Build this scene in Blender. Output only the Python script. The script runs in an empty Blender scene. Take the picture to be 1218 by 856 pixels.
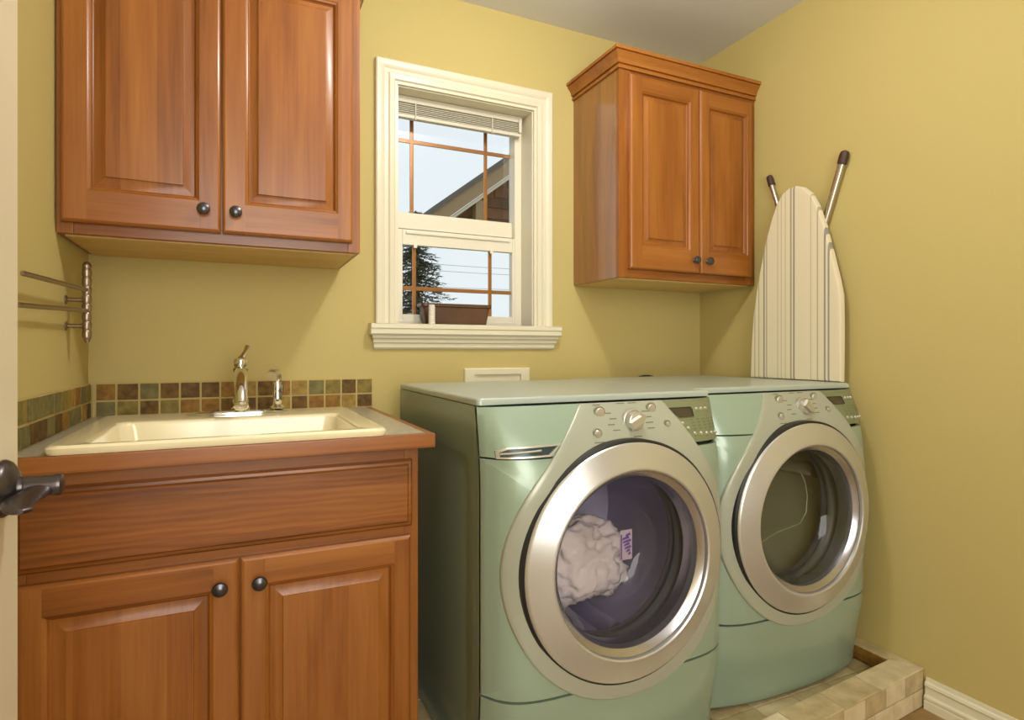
import bpy, bmesh, math, random
from mathutils import Vector, Matrix, noise
random.seed(4)
PI = math.pi
C = bpy.context.scene.collection
sc = bpy.context.scene

# ------------------------------------------------------------------ room numbers (metres, floor z = 0)
D = 2.095          # back wall
XR = 1.938         # right wall
XL = -0.39         # left wall
YF = -1.9          # wall behind the camera
CH = 2.42          # ceiling

# ------------------------------------------------------------------ camera
cam = bpy.data.cameras.new('camera')
cam.sensor_width = 36.0
cam.lens = 701.94 / 1218 * 36.0
cam.shift_y = -(428 - 417.12) / 1218
cam.clip_start = 0.02
camo = bpy.data.objects.new('camera', cam)
C.objects.link(camo)
camo.location = (0, 0, 1.102)
camo.rotation_euler = (PI / 2, 0, -0.4385)
sc.camera = camo

# ------------------------------------------------------------------ world, lamps, exposure
w = bpy.data.worlds.new('sky')
sc.world = w
w.use_nodes = True
bg = w.node_tree.nodes['Background']
bg.inputs[0].default_value = (0.86, 0.93, 0.97, 1)
bg.inputs[1].default_value = 0.74

def lamp(name, kind, loc, energy, color, size, rot=(0, 0, 0)):
    l = bpy.data.lights.new(name, kind)
    l.energy = energy
    l.color = color
    if kind == 'AREA':
        l.shape = 'RECTANGLE'
        l.size, l.size_y = size
    else:
        l.shadow_soft_size = size
    o = bpy.data.objects.new(name, l)
    C.objects.link(o)
    o.location = loc
    o.rotation_euler = rot
    return o
lamp('ceiling_lamp', 'POINT', (0.77, 1.04, 2.29), 18, (1.0, 0.96, 0.89), 0.06)
lamp('fill_light', 'AREA', (0.25, -1.6, 1.5), 37, (1.0, 0.98, 0.95), (1.2, 1.8), (math.radians(88), 0, math.radians(-3)))  # added soft fill from behind the camera; the front wall has no doorway

vs = sc.view_settings
vs.view_transform = 'Standard'
vs.look = 'None'
vs.exposure = 0.50
vs.gamma = 1.0
vs.use_curve_mapping = False

# ------------------------------------------------------------------ materials
def lin(r, g, b):
    f = lambda v: (v / 255 / 12.92) if v / 255 <= 0.04045 else ((v / 255 + 0.055) / 1.055) ** 2.4
    return (f(r), f(g), f(b), 1)

def mat(name, col, rough=0.5, metal=0.0, coat=0.0, bump=None, vary=None, spec=0.5, coat_rough=0.1):
    m = bpy.data.materials.new(name)
    m.use_nodes = True
    nt = m.node_tree
    p = nt.nodes['Principled BSDF']
    p.inputs['Base Color'].default_value = col
    p.inputs['Roughness'].default_value = rough
    p.inputs['Metallic'].default_value = metal
    p.inputs['Coat Weight'].default_value = coat
    p.inputs['Coat Roughness'].default_value = coat_rough
    p.inputs['Specular IOR Level'].default_value = spec
    tc = nt.nodes.new('ShaderNodeTexCoord')
    if vary:
        n = nt.nodes.new('ShaderNodeTexNoise')
        n.inputs['Scale'].default_value = vary[0]
        n.inputs['Detail'].default_value = 5
        nt.links.new(tc.outputs['Object'], n.inputs['Vector'])
        r = nt.nodes.new('ShaderNodeValToRGB')
        r.color_ramp.elements[0].position = 0.3
        r.color_ramp.elements[1].position = 0.7
        r.color_ramp.elements[0].color = vary[1]
        r.color_ramp.elements[1].color = vary[2]
        nt.links.new(n.outputs['Fac'], r.inputs['Fac'])
        nt.links.new(r.outputs['Color'], p.inputs['Base Color'])
    if bump:
        n = nt.nodes.new('ShaderNodeTexNoise')
        n.inputs['Scale'].default_value = bump[0]
        n.inputs['Detail'].default_value = 3
        nt.links.new(tc.outputs['Object'], n.inputs['Vector'])
        b = nt.nodes.new('ShaderNodeBump')
        b.inputs['Strength'].default_value = bump[1]
        b.inputs['Distance'].default_value = 0.004
        nt.links.new(n.outputs['Fac'], b.inputs['Height'])
        nt.links.new(b.outputs['Normal'], p.inputs['Normal'])
    return m

def wood(name, axis, dark=(106, 58, 18), mid=(143, 84, 30), light=(168, 107, 46), rough=0.38, cathedral=0.0, coat=0.25, cior=1.5):
    m = bpy.data.materials.new(name)
    m.use_nodes = True
    nt = m.node_tree
    N, Lk = nt.nodes, nt.links
    p = N['Principled BSDF']
    p.inputs['Roughness'].default_value = rough
    p.inputs['Coat Weight'].default_value = coat
    p.inputs['Coat Roughness'].default_value = 0.2
    p.inputs['Coat IOR'].default_value = cior
    p.inputs['Specular IOR Level'].default_value = 0.4
    tc = N.new('ShaderNodeTexCoord')
    oi = N.new('ShaderNodeObjectInfo')
    mul = N.new('ShaderNodeMath'); mul.operation = 'MULTIPLY'; mul.inputs[1].default_value = 7.0
    Lk.new(oi.outputs['Random'], mul.inputs[0])
    add = N.new('ShaderNodeVectorMath'); add.operation = 'ADD'
    Lk.new(tc.outputs['Object'], add.inputs[0]); Lk.new(mul.outputs[0], add.inputs[1])
    def mapped(al, ac):
        mp = N.new('ShaderNodeMapping')
        s = [ac, ac, ac]; s['XYZ'.index(axis)] = al
        mp.inputs['Scale'].default_value = s
        Lk.new(add.outputs[0], mp.inputs['Vector'])
        return mp
    a = N.new('ShaderNodeTexNoise'); a.inputs['Scale'].default_value = 1; a.inputs['Detail'].default_value = 5
    a.inputs['Distortion'].default_value = 0.8
    Lk.new(mapped(1.6, 14).outputs[0], a.inputs['Vector'])
    b = N.new('ShaderNodeTexNoise'); b.inputs['Scale'].default_value = 1; b.inputs['Detail'].default_value = 6
    Lk.new(mapped(5, 130).outputs[0], b.inputs['Vector'])
    # glued-up boards: a tone per strip across the grain
    sep = N.new('ShaderNodeSeparateXYZ'); Lk.new(add.outputs[0], sep.inputs[0])
    dv = N.new('ShaderNodeMath'); dv.operation = 'DIVIDE'; dv.inputs[1].default_value = 0.078
    Lk.new(sep.outputs['Z' if axis == 'X' else 'X'], dv.inputs[0])
    fl = N.new('ShaderNodeMath'); fl.operation = 'FLOOR'; Lk.new(dv.outputs[0], fl.inputs[0])
    wn = N.new('ShaderNodeTexWhiteNoise'); wn.noise_dimensions = '1D'; Lk.new(fl.outputs[0], wn.inputs['W'])
    def comb(x, kx, y, ky):
        m1 = N.new('ShaderNodeMath'); m1.operation = 'MULTIPLY'; m1.inputs[1].default_value = kx; Lk.new(x, m1.inputs[0])
        m2 = N.new('ShaderNodeMath'); m2.operation = 'MULTIPLY_ADD'; m2.inputs[1].default_value = ky
        Lk.new(y, m2.inputs[0]); Lk.new(m1.outputs[0], m2.inputs[2])
        return m2.outputs[0]
    v = comb(a.outputs['Fac'], 0.62, b.outputs['Fac'], 0.30)
    v = comb(v, 1.0, wn.outputs['Value'], 0.20)
    if cathedral:
        wv = N.new('ShaderNodeTexWave'); wv.wave_type = 'RINGS'; wv.rings_direction = 'Y'
        wv.inputs['Scale'].default_value = 1.6; wv.inputs['Distortion'].default_value = 7; wv.inputs['Detail'].default_value = 2
        wv.inputs['Detail Scale'].default_value = 1.2
        Lk.new(mapped(2.2, 14).outputs[0], wv.inputs['Vector'])
        v = comb(v, 1.0, wv.outputs['Fac'], -cathedral)
    r = N.new('ShaderNodeValToRGB')
    e = r.color_ramp.elements
    e[0].position = 0.28; e[0].color = lin(*dark)
    e[1].position = 0.80; e[1].color = lin(*light)
    x = e.new(0.52); x.color = lin(*mid)
    Lk.new(v, r.inputs['Fac']); Lk.new(r.outputs['Color'], p.inputs['Base Color'])
    bp = N.new('ShaderNodeBump'); bp.inputs['Strength'].default_value = 0.06; bp.inputs['Distance'].default_value = 0.002
    Lk.new(b.outputs['Fac'], bp.inputs['Height']); Lk.new(bp.outputs['Normal'], p.inputs['Normal'])
    return m

def glassy(name, tint=(1, 1, 1, 1), ior=1.45, rough=0.0):
    m = bpy.data.materials.new(name)
    m.use_nodes = True
    nt = m.node_tree
    nt.nodes.clear()
    o = nt.nodes.new('ShaderNodeOutputMaterial')
    t = nt.nodes.new('ShaderNodeBsdfTransparent'); t.inputs[0].default_value = tint
    g = nt.nodes.new('ShaderNodeBsdfGlossy'); g.inputs['Roughness'].default_value = rough
    lw = nt.nodes.new('ShaderNodeLayerWeight'); lw.inputs[0].default_value = 0.5
    pw = nt.nodes.new('ShaderNodeMath'); pw.operation = 'POWER'; pw.inputs[1].default_value = 5.0
    nt.links.new(lw.outputs['Facing'], pw.inputs[0])
    f = nt.nodes.new('ShaderNodeMath'); f.operation = 'MULTIPLY_ADD'
    f0 = ((ior - 1) / (ior + 1)) ** 2
    f.inputs[1].default_value = 1 - f0; f.inputs[2].default_value = f0
    nt.links.new(pw.outputs[0], f.inputs[0])
    mx = nt.nodes.new('ShaderNodeMixShader')
    nt.links.new(f.outputs[0], mx.inputs[0]); nt.links.new(t.outputs[0], mx.inputs[1])
    nt.links.new(g.outputs[0], mx.inputs[2]); nt.links.new(mx.outputs[0], o.inputs[0])
    return m

M = {}
M['wall'] = mat('wall_paint', lin(193, 176, 113), 0.75, bump=(260, 0.12), spec=0.3)
M['ceiling'] = mat('ceiling_paint', lin(226, 227, 230), 0.9, bump=(160, 0.15), spec=0.2)
M['trim'] = mat('trim_paint', lin(222, 215, 190), 0.35)
M['vinyl'] = mat('window_vinyl', lin(226, 220, 200), 0.4)
M['door'] = mat('door_paint', lin(222, 212, 182), 0.4)
M['wood_v'] = wood('cherry_vertical_grain', 'Z')
M['wood_h'] = wood('cherry_horizontal_grain', 'X')
M['wood_c'] = wood('cherry_cathedral_grain', 'X', cathedral=0.10)
M['wood_side'] = wood('cherry_varnished_side', 'Z', coat=1.0, cior=1.9)
M['wood_y'] = wood('cherry_depth_grain', 'Y')
M['wood_bottom'] = wood('pale_cabinet_bottom', 'X', (186, 148, 84), (208, 172, 104), (220, 186, 118), 0.5, coat=0.1)
M['laminate'] = mat('counter_laminate', lin(176, 166, 142), 0.32, vary=(60, lin(160, 150, 126), lin(186, 178, 154)))
M['porcelain'] = mat('cream_porcelain', lin(244, 234, 194), 0.18, coat=0.5)
M['chrome'] = mat('chrome', (0.80, 0.80, 0.78, 1), 0.10, 1.0)
M['nickel'] = mat('brushed_nickel', (0.62, 0.57, 0.50, 1), 0.28, 1.0)
M['bronze'] = mat('dark_bronze', (0.10, 0.085, 0.085, 1), 0.30, 0.85)
M['knob'] = mat('pewter_knob', (0.11, 0.11, 0.125, 1), 0.27, 0.9)
M['grout'] = mat('sand_grout', lin(190, 170, 110), 0.9, bump=(200, 0.2))
M['grout2'] = mat('curb_grout', lin(176, 160, 122), 0.9, bump=(200, 0.2))
slate = [((80, 58, 24), (128, 96, 42)), ((108, 94, 42), (142, 124, 62)), ((120, 84, 34), (156, 116, 50)),
         ((98, 92, 52), (130, 120, 72)), ((72, 52, 24), (114, 88, 42)), ((132, 106, 48), (170, 140, 70))]
for i, (a, b) in enumerate(slate):
    M['slate%d' % i] = mat('slate_tile_tone', lin(*a), 0.6, spec=0.25, vary=(55, lin(*a), lin(*b)), bump=(60, 0.5))
for i, (a, b) in enumerate([((190, 174, 134), (214, 200, 162)), ((168, 150, 110), (202, 184, 142)), ((200, 186, 148), (222, 208, 172))]):
    M['stone%d' % i] = mat('travertine_tone', lin(*a), 0.5, vary=(22, lin(*a), lin(*b)), bump=(70, 0.3))
M['floor'] = mat('floor_tile', lin(150, 120, 70), 0.5, vary=(9, lin(126, 98, 56), lin(168, 138, 86)), bump=(50, 0.3))
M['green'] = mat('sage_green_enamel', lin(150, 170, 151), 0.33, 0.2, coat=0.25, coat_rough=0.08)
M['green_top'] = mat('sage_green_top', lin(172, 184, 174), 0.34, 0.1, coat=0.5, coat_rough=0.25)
M['fascia'] = mat('silver_fascia', lin(170, 174, 158), 0.34, 0.25)
M['panel'] = mat('olive_control_panel', lin(134, 142, 112), 0.35, 0.4)
M['ring'] = mat('brushed_silver_ring', (0.62, 0.62, 0.60, 1), 0.30, 0.7)
M['bezel'] = mat('polished_bezel', (0.50, 0.49, 0.52, 1), 0.24, 0.9)
M['black'] = mat('black_rubber', (0.012, 0.012, 0.012, 1), 0.45)
M['gasket'] = mat('grey_gasket', (0.11, 0.11, 0.11, 1), 0.4)
M['drum'] = mat('steel_drum', lin(186, 182, 200), 0.4, 0.4)
M['drum_d'] = mat('cream_drum', lin(168, 164, 138), 0.5)
M['glass'] = glassy('window_glass', (0.97, 0.98, 0.98, 1))
M['bowl'] = glassy('door_glass', (0.88, 0.87, 0.91, 1), 1.4)
M['bowl_d'] = glassy('dryer_glass', (0.90, 0.89, 0.82, 1), 1.4)
M['lcd'] = mat('smoked_display', lin(64, 58, 46), 0.15)
M['silver'] = mat('satin_silver_plastic', lin(200, 198, 186), 0.3, 0.6)
M['legend'] = mat('printed_legend', lin(104, 106, 84), 0.6)
M['handle_dark'] = mat('dark_teal_pull', lin(58, 74, 76), 0.25, 0.3)
M['cloth'] = mat('washed_cotton', lin(232, 220, 212), 0.9, bump=(90, 0.4))
M['cloth2'] = mat('grey_lilac_cotton', lin(170, 158, 160), 0.9, bump=(90, 0.4))
M['lilac'] = mat('lilac_film', lin(160, 146, 164), 0.4)
M['purple'] = mat('purple_print', lin(88, 66, 132), 0.5)
M['rack'] = mat('aged_nickel', (0.36, 0.29, 0.23, 1), 0.34, 1.0)
M['copper'] = mat('bronze_grille', lin(164, 108, 54), 0.35, 0.3)
M['blind'] = mat('white_blind', lin(212, 208, 190), 0.5)
M['pot'] = mat('brown_glazed_pot', lin(86, 62, 44), 0.35, vary=(10, lin(74, 52, 36), lin(104, 72, 48)))
M['white'] = mat('white_plastic', lin(228, 222, 208), 0.35)
M['cream'] = mat('cream_plastic', lin(226, 218, 188), 0.45)
M['steel'] = mat('leg_steel', (0.56, 0.53, 0.48, 1), 0.25, 1.0)
M['rubber'] = mat('brown_rubber', lin(62, 38, 28), 0.45)
M['shingle'] = mat('brown_shingle', lin(104, 66, 44), 0.85, vary=(3, lin(84, 52, 34), lin(122, 80, 54)))
M['shingle2'] = mat('dark_brown_board', lin(84, 52, 36), 0.85, vary=(4, lin(70, 42, 28), lin(98, 62, 42)))
M['fascia_board'] = mat('tan_fascia_board', lin(150, 124, 88), 0.7)
M['roof'] = mat('grey_roofing', lin(92, 88, 80), 0.9)
M['soffit'] = mat('pale_trim_board', lin(206, 190, 160), 0.7)
M['bark'] = mat('bark', lin(84, 64, 46), 0.9)
M['needles'] = mat('needles', lin(58, 72, 54), 0.8, vary=(2, lin(44, 58, 44), lin(80, 92, 70)))
M['wire'] = mat('wire', lin(150, 152, 152), 0.7)
M['ground'] = mat('yard', lin(110, 112, 84), 0.95)

# ironing-board cover: cream with grey / olive stripes running along the board (board-local Y is the width)
def stripes():
    m = bpy.data.materials.new('striped_cover')
    m.use_nodes = True
    nt = m.node_tree
    p = nt.nodes['Principled BSDF']
    p.inputs['Roughness'].default_value = 0.85
    tc = nt.nodes.new('ShaderNodeTexCoord')
    sp = nt.nodes.new('ShaderNodeSeparateXYZ')
    nt.links.new(tc.outputs['Object'], sp.inputs[0])
    mr = nt.nodes.new('ShaderNodeMapRange')
    mr.inputs['From Min'].default_value = 0.21; mr.inputs['From Max'].default_value = -0.21
    nt.links.new(sp.outputs['Y'], mr.inputs['Value'])
    r = nt.nodes.new('ShaderNodeValToRGB')
    cr = r.color_ramp
    cr.interpolation = 'CONSTANT'
    base = lin(222, 212, 182)
    cr.elements[0].position = 0; cr.elements[0].color = base
    bands = [(.10, .012, (168, 156, 116)), (.145, .012, (168, 156, 116)), (.205, .016, (112, 108, 100)), (.238, .012, (142, 136, 122)),
             (.36, .010, (176, 164, 120)), (.40, .010, (176, 164, 120)), (.445, .008, (176, 164, 120)),
             (.50, .014, (138, 132, 116)), (.528, .018, (112, 108, 98)), (.70, .010, (176, 164, 120)),
             (.765, .010, (160, 150, 118)), (.83, .014, (112, 110, 112)), (.865, .014, (120, 118, 116))]
    cr.elements.remove(cr.elements[1])
    for a, wd, c in bands:
        c = [v * .72 + w_ * .28 for v, w_ in zip(c, (222, 212, 182))]
        e = cr.elements.new(a); e.color = lin(*c)
        e = cr.elements.new(a + wd); e.color = base
    nt.links.new(mr.outputs[0], r.inputs['Fac'])
    nt.links.new(r.outputs['Color'], p.inputs['Base Color'])
    n = nt.nodes.new('ShaderNodeTexNoise'); n.inputs['Scale'].default_value = 14
    nt.links.new(tc.outputs['Object'], n.inputs['Vector'])
    b = nt.nodes.new('ShaderNodeBump'); b.inputs['Strength'].default_value = 0.25; b.inputs['Distance'].default_value = 0.01
    nt.links.new(n.outputs['Fac'], b.inputs['Height']); nt.links.new(b.outputs['Normal'], p.inputs['Normal'])
    return m
M['stripes'] = stripes()

# ------------------------------------------------------------------ mesh helpers (world coordinates; the builder subtracts the thing's base)
ORIG = {}
class MB:
    def __init__(s):
        s.v, s.f, s.m = [], [], []
    def face(s, pts, mi=0):
        i = len(s.v); s.v += [tuple(p) for p in pts]; s.f.append(tuple(range(i, i + len(pts)))); s.m.append(mi)
    def box(s, x0, x1, y0, y1, z0, z1, bev=0.0, mi=0):
        bm = bmesh.new()
        bmesh.ops.create_cube(bm, size=1)
        for v in bm.verts:
            v.co = (x0 + (v.co.x + .5) * (x1 - x0), y0 + (v.co.y + .5) * (y1 - y0), z0 + (v.co.z + .5) * (z1 - z0))
        if bev: bmesh.ops.bevel(bm, geom=list(bm.edges), offset=bev, segments=2, affect='EDGES', profile=0.5)
        return s.bm(bm, mi)
    def bm(s, bm, mi=0):
        i = len(s.v)
        bm.verts.index_update()
        s.v += [tuple(v.co) for v in bm.verts]
        for f in bm.faces: s.f.append(tuple(i + v.index for v in f.verts)); s.m.append(mi)
        bm.free(); return s
    def loft(s, loops, cap0=False, cap1=False, mi=0, closed=True):
        n = len(loops[0]); i = len(s.v)
        for l in loops: s.v += [tuple(p) for p in l]
        for k in range(len(loops) - 1):
            for j in range(n if closed else n - 1):
                a = i + k * n + j; b = i + k * n + (j + 1) % n
                s.f.append((a, b, b + n, a + n)); s.m.append(mi)
        if cap0: s.f.append(tuple(range(i + n - 1, i - 1, -1))); s.m.append(mi)
        if cap1: s.f.append(tuple(range(i + (len(loops) - 1) * n, i + len(loops) * n))); s.m.append(mi)
        return s
    def lathe(s, o, ax, prof, n=24, mi=0, cap0=True, cap1=True):   # prof: (radius, distance along axis)
        o = Vector(o); ax = Vector(ax).normalized()
        u = ax.orthogonal().normalized(); v = ax.cross(u)
        loops = [[o + ax * d + (u * math.cos(2 * PI * j / n) + v * math.sin(2 * PI * j / n)) * r for j in range(n)] for r, d in prof]
        return s.loft(loops, cap0, cap1, mi)
    def tube(s, pts, r, n=12, mi=0):
        pts = [Vector(p) for p in pts]; loops = []
        u = None
        for i, p in enumerate(pts):
            t = (pts[min(i + 1, len(pts) - 1)] - pts[max(i - 1, 0)]).normalized()
            u = t.orthogonal().normalized() if u is None else (u - t * u.dot(t)).normalized()
            v = t.cross(u); rr = r[i] if isinstance(r, (list, tuple)) else r
            loops.append([p + (u * math.cos(2 * PI * j / n) + v * math.sin(2 * PI * j / n)) * rr for j in range(n)])
        return s.loft(loops, True, True, mi)
    def build(s, name, mats, parent=None, loc=None, smooth=35, kind=None, rim=None, weld=False):
        if not isinstance(mats, (list, tuple)): mats = [mats]
        if parent is not None: o0 = ORIG[parent.name]
        else: o0 = Vector(loc) if loc is not None else Vector((0, 0, 0))
        me = bpy.data.meshes.new(name)
        me.from_pydata([tuple(Vector(p) - o0) for p in s.v], [], s.f)
        for m in mats: me.materials.append(M[m])
        bm = bmesh.new(); bm.from_mesh(me)
        bm.faces.ensure_lookup_table()
        for f, mi in zip(bm.faces, s.m): f.material_index = mi
        if weld: bmesh.ops.remove_doubles(bm, verts=bm.verts, dist=1e-5)
        bmesh.ops.recalc_face_normals(bm, faces=bm.faces)
        if rim:
            be = [e for e in bm.edges if e.is_boundary]
            g = bmesh.ops.extrude_edge_only(bm, edges=be)
            bmesh.ops.translate(bm, verts=[x for x in g['geom'] if isinstance(x, bmesh.types.BMVert)], vec=rim)
            bmesh.ops.recalc_face_normals(bm, faces=bm.faces)
        bm.to_mesh(me); bm.free()
        if smooth:
            for p in me.polygons: p.use_smooth = True
            me.set_sharp_from_angle(angle=math.radians(smooth))
        o = bpy.data.objects.new(name, me)
        if smooth:
            wn = o.modifiers.new('weighted_normal', 'WEIGHTED_NORMAL'); wn.keep_sharp = True
        C.objects.link(o)
        if parent is not None: o.parent = parent
        else: o.location = o0
        ORIG[o.name] = o0
        if kind: o['kind'] = kind
        return o

def thing(name, label, cat, loc, group=None, kind=None):
    o = bpy.data.objects.new(name, None)
    o.empty_display_size = 0.05
    C.objects.link(o)
    o.location = loc
    ORIG[o.name] = Vector(loc)
    if label: o['label'] = label
    if cat: o['category'] = cat
    if group: o['group'] = group
    if kind: o['kind'] = kind
    return o
def tag(o, label, cat, group=None):
    o['label'] = label; o['category'] = cat
    if group: o['group'] = group
    return o

def rect(x0, x1, z0, z1, y): return [(x0, y, z0), (x1, y, z0), (x1, y, z1), (x0, y, z1)]
def rrect(x0, x1, y0, y1, r, z, n=6):
    out = []
    for cx, cy, a0 in ((x1 - r, y1 - r, 0), (x0 + r, y1 - r, 90), (x0 + r, y0 + r, 180), (x1 - r, y0 + r, 270)):
        for k in range(n + 1):
            a = math.radians(a0 + 90 * k / n)
            out.append((cx + r * math.cos(a), cy + r * math.sin(a), z))
    return out
def sweep(mb, path, prof, mi=0):
    """path: list of (x, y, outx, outy); prof: list of (out, z); open sweep with mitred corners"""
    loops = [[(x + ox * o, y + oy * o, z) for (o, z) in prof] for (x, y, ox, oy) in path]
    mb.loft(loops, True, True, mi)
    return mb

# ------------------------------------------------------------------ room shell
def struct(mb, name, m, **k): return mb.build(name, m, kind='structure', **k)
WX0, WX1, WZ0, WZ1 = 0.519, 1.083, 1.199, 2.065     # window opening
mb = MB(); mb.box(XL - .3, XR + .3, YF - .3, D + .3, -.1, 0); struct(mb, 'floor', 'floor')
mb = MB(); mb.box(XL - .3, XR + .3, YF - .3, D + .3, CH, CH + .1); struct(mb, 'ceiling', 'ceiling')
mb = MB()
mb.box(XL - .15, WX0, D, D + .16, 0, CH); mb.box(WX1, XR + .15, D, D + .16, 0, CH)
mb.box(WX0, WX1, D, D + .16, 0, WZ0); mb.box(WX0, WX1, D, D + .16, WZ1, CH)
struct(mb, 'wall_back', 'wall')
mb = MB(); mb.box(XR, XR + .15, YF, D, 0, CH); struct(mb, 'wall_right', 'wall')
mb = MB(); mb.box(XL - .15, XL, YF, D, 0, CH); struct(mb, 'wall_left', 'wall')
mb = MB(); mb.box(XL - .15, XR + .15, YF - .15, YF, 0, CH); struct(mb, 'wall_front', 'wall')
mb = MB()
sweep(mb, [(XR, 1.108, -1, 0), (XR, YF, -1, 0)],
      [(0, 0), (.017, 0), (.017, .026), (.012, .029), (.017, .033), (.017, .040), (.0105, .045), (.0105, .068), (.0145, .072), (.0125, .080), (.007, .084), (.006, .094), (0, .094)])
struct(mb, 'baseboard_right', 'trim')

# ---- open door at the left edge of the picture
DX = -0.25
door = thing('door_1', None, None, (DX, .945, 0), kind='structure')
mb = MB(); mb.box(DX - .035, DX, .13, .947, .012, 2.04, .003)
mb.build('door_slab', 'door', door)
hy, hz = 0.888, 0.939
mb = MB(); mb.lathe((DX, hy, hz), (1, 0, 0), [(.034, 0), (.034, .003), (.031, .008), (.022, .014), (.013, .017), (.011, .022), (.012, .028)], 28)
hd = mb.build('door_handle', 'bronze', door)
mb = MB()
mb.lathe((DX + .020, hy, hz), (1, 0, 0), [(.0105, 0), (.0125, .004), (.0125, .030), (.0135, .034), (.0125, .038), (.006, .040)], 20)
sm0 = lambda t: max(0, min(1, t))
# blade sweeping back towards the hinge side
loops = []
for k in range(13):
    t = k / 12
    cx = DX + .043 - .006 * t - .012 * math.sin(PI * t); cy = hy - .080 * t; cz = hz - .006 * sm0(t * 4) - .006 * t
    hw_, hh = .0125 + .004 * math.sin(PI * t), .0085 - .0035 * t
    if k == 0: hw_, hh = .011, .009
    if k == 12: hw_, hh = .004, .003
    loops.append([(cx + hw_ * math.cos(2 * PI * j / 14), cy, cz + hh * math.sin(2 * PI * j / 14)) for j in range(14)])
mb.loft(loops, True, True)
mb.build('lever', 'bronze', hd)

# ------------------------------------------------------------------ window_1
win = thing('window_1', None, None, (0.8, D, WZ0), kind='structure')
casing_prof = [(0, 0), (0, .010), (.010, .010), (.014, .017), (.030, .019), (.036, .013), (.048, .013), (.053, .018), (.064, .021), (.076, .021), (.080, .017), (.080, 0)]
def casing_leg(p0, p1, outdir, m0, m1):   # p on inner edge; outdir points away from the opening; m = mitre shift along the leg
    L = (Vector(p1) - Vector(p0)).normalized(); od = Vector(outdir); lp = []
    for p, mt in ((p0, m0), (p1, m1)):
        lp.append([Vector(p) + od * (o - .008) + L * (mt * (o - .008)) + Vector((0, -h, 0)) for o, h in casing_prof])
    m = MB(); m.loft(lp, True, True); return m
casing_leg((WX0, D, WZ0), (WX0, D, WZ1), (-1, 0, 0), 0, 1).build('side_casing', 'trim', win)
casing_leg((WX1, D, WZ0), (WX1, D, WZ1), (1, 0, 0), 0, 1).build('side_casing', 'trim', win)
casing_leg((WX0, D, WZ1), (WX1, D, WZ1), (0, 0, 1), -1, 1).build('head_casing', 'trim', win)
mb = MB()
loops = []
sp = [(0.0, WZ0), (-.046, WZ0), (-.052, WZ0 - .004), (-.052, WZ0 - .017), (-.046, WZ0 - .019), (-.046, WZ0 - .022), (-.049, WZ0 - .024), (-.049, WZ0 - .036), (-.044, WZ0 - .041), (0.0, WZ0 - .041)]
for x in (.424, 1.178): loops.append([(x, D + y, z) for y, z in sp])
mb.loft(loops, True, True)
mb.box(WX0 + .001, WX1 - .001, D - .01, D + .098, WZ0 - .041, WZ0)
mb.build('window_stool', 'trim', win)
mb = MB(); loops = []
ap = [(0, WZ0 - .0415), (-.036, WZ0 - .0415), (-.034, WZ0 - .051), (-.026, WZ0 - .057), (-.024, WZ0 - .067), (-.016, WZ0 - .071), (-.015, WZ0 - .084), (-.008, WZ0 - .091), (0, WZ0 - .091)]
for i, x in enumerate((.447, 1.157)):
    sgn = 1 if i else -1
    loops.append([(x + sgn * (.0 + (-y) * .45), D + y, z) for y, z in ap])
mb.loft(loops, True, True); mb.build('window_apron', 'trim', win)
mb = MB()
mb.box(WX0 - .001, WX0 + .012, D + .001, D + .16, WZ0, WZ1); mb.box(WX1 - .012, WX1 + .001, D + .001, D + .16, WZ0, WZ1)
mb.box(WX0 + .012, WX1 - .012, D + .001, D + .16, WZ1 - .012, WZ1 + .001)
mb.build('jamb_lining', 'trim', win)
mb = MB(); y0, y1 = D + .098, D + .155
mb.box(WX0 + .012, WX0 + .034, y0, y1, WZ0, WZ1 - .012, .002); mb.box(WX1 - .042, WX1 - .012, y0, y1, WZ0, WZ1 - .012, .002)
mb.box(WX0 + .034, WX1 - .042, y0, y1, WZ0, WZ0 + .020, .002); mb.box(WX0 + .034, WX1 - .042, y0, y1, WZ1 - .04, WZ1 - .012, .002)
mb.build('vinyl_frame', 'vinyl', win)
def sash(name, x0, x1, z0, z1, y, st, rb, rt, vx, hzs, dt):
    m = MB(); t = .024
    m.box(x0, x0 + st, y, y + t, z0, z1, .002); m.box(x1 - st, x1, y, y + t, z0, z1, .002)
    m.box(x0 + st, x1 - st, y, y + t, z0, z0 + rb, .002); m.box(x0 + st, x1 - st, y, y + t, z1 - rt, z1, .002)
    s_ = m.build(name, 'vinyl', win)
    a, b, c, d = x0 + st, x1 - st, z0 + rb, z1 - rt
    m = MB(); m.box(a - .004, b + .004, y + .009, y + .0125, c - .004, d + .004); m.build('glass_pane', 'glass', s_)
    yy = y + .015
    for x in vx:
        m = MB(); m.box(x - .0075, x + .0075, yy, yy + .006, c, d, .0015); m.build('grille_bar', 'copper', s_)
    for z in hzs:
        m = MB(); m.box(a, b, yy - .0004, yy + .0064, z - .0075, z + .0075, .0015); m.build('grille_bar', 'copper', s_)
    return s_
sash('upper_sash', WX0 + .026, 1.060, 1.571, 2.03, D + .128, .012, .062, .030, (.620, .930), (1.913,), 1)
low = sash('lower_sash', WX0 + .036, 1.049, WZ0 + .006, 1.563, D + .1005, .018, .036, .058, (.622, .938), (1.341,), 0)
for x in (.622, .938):
    m = MB(); m.box(x - .007, x + .007, D + .0975, D + .1015, 1.494, 1.512, .001); m.build('grille_clip', 'vinyl', low)
m = MB(); m.box(.585, 1.02, D + .093, D + .1015, 1.546, 1.556, .002); m.build('finger_rail', 'vinyl', low)

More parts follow.
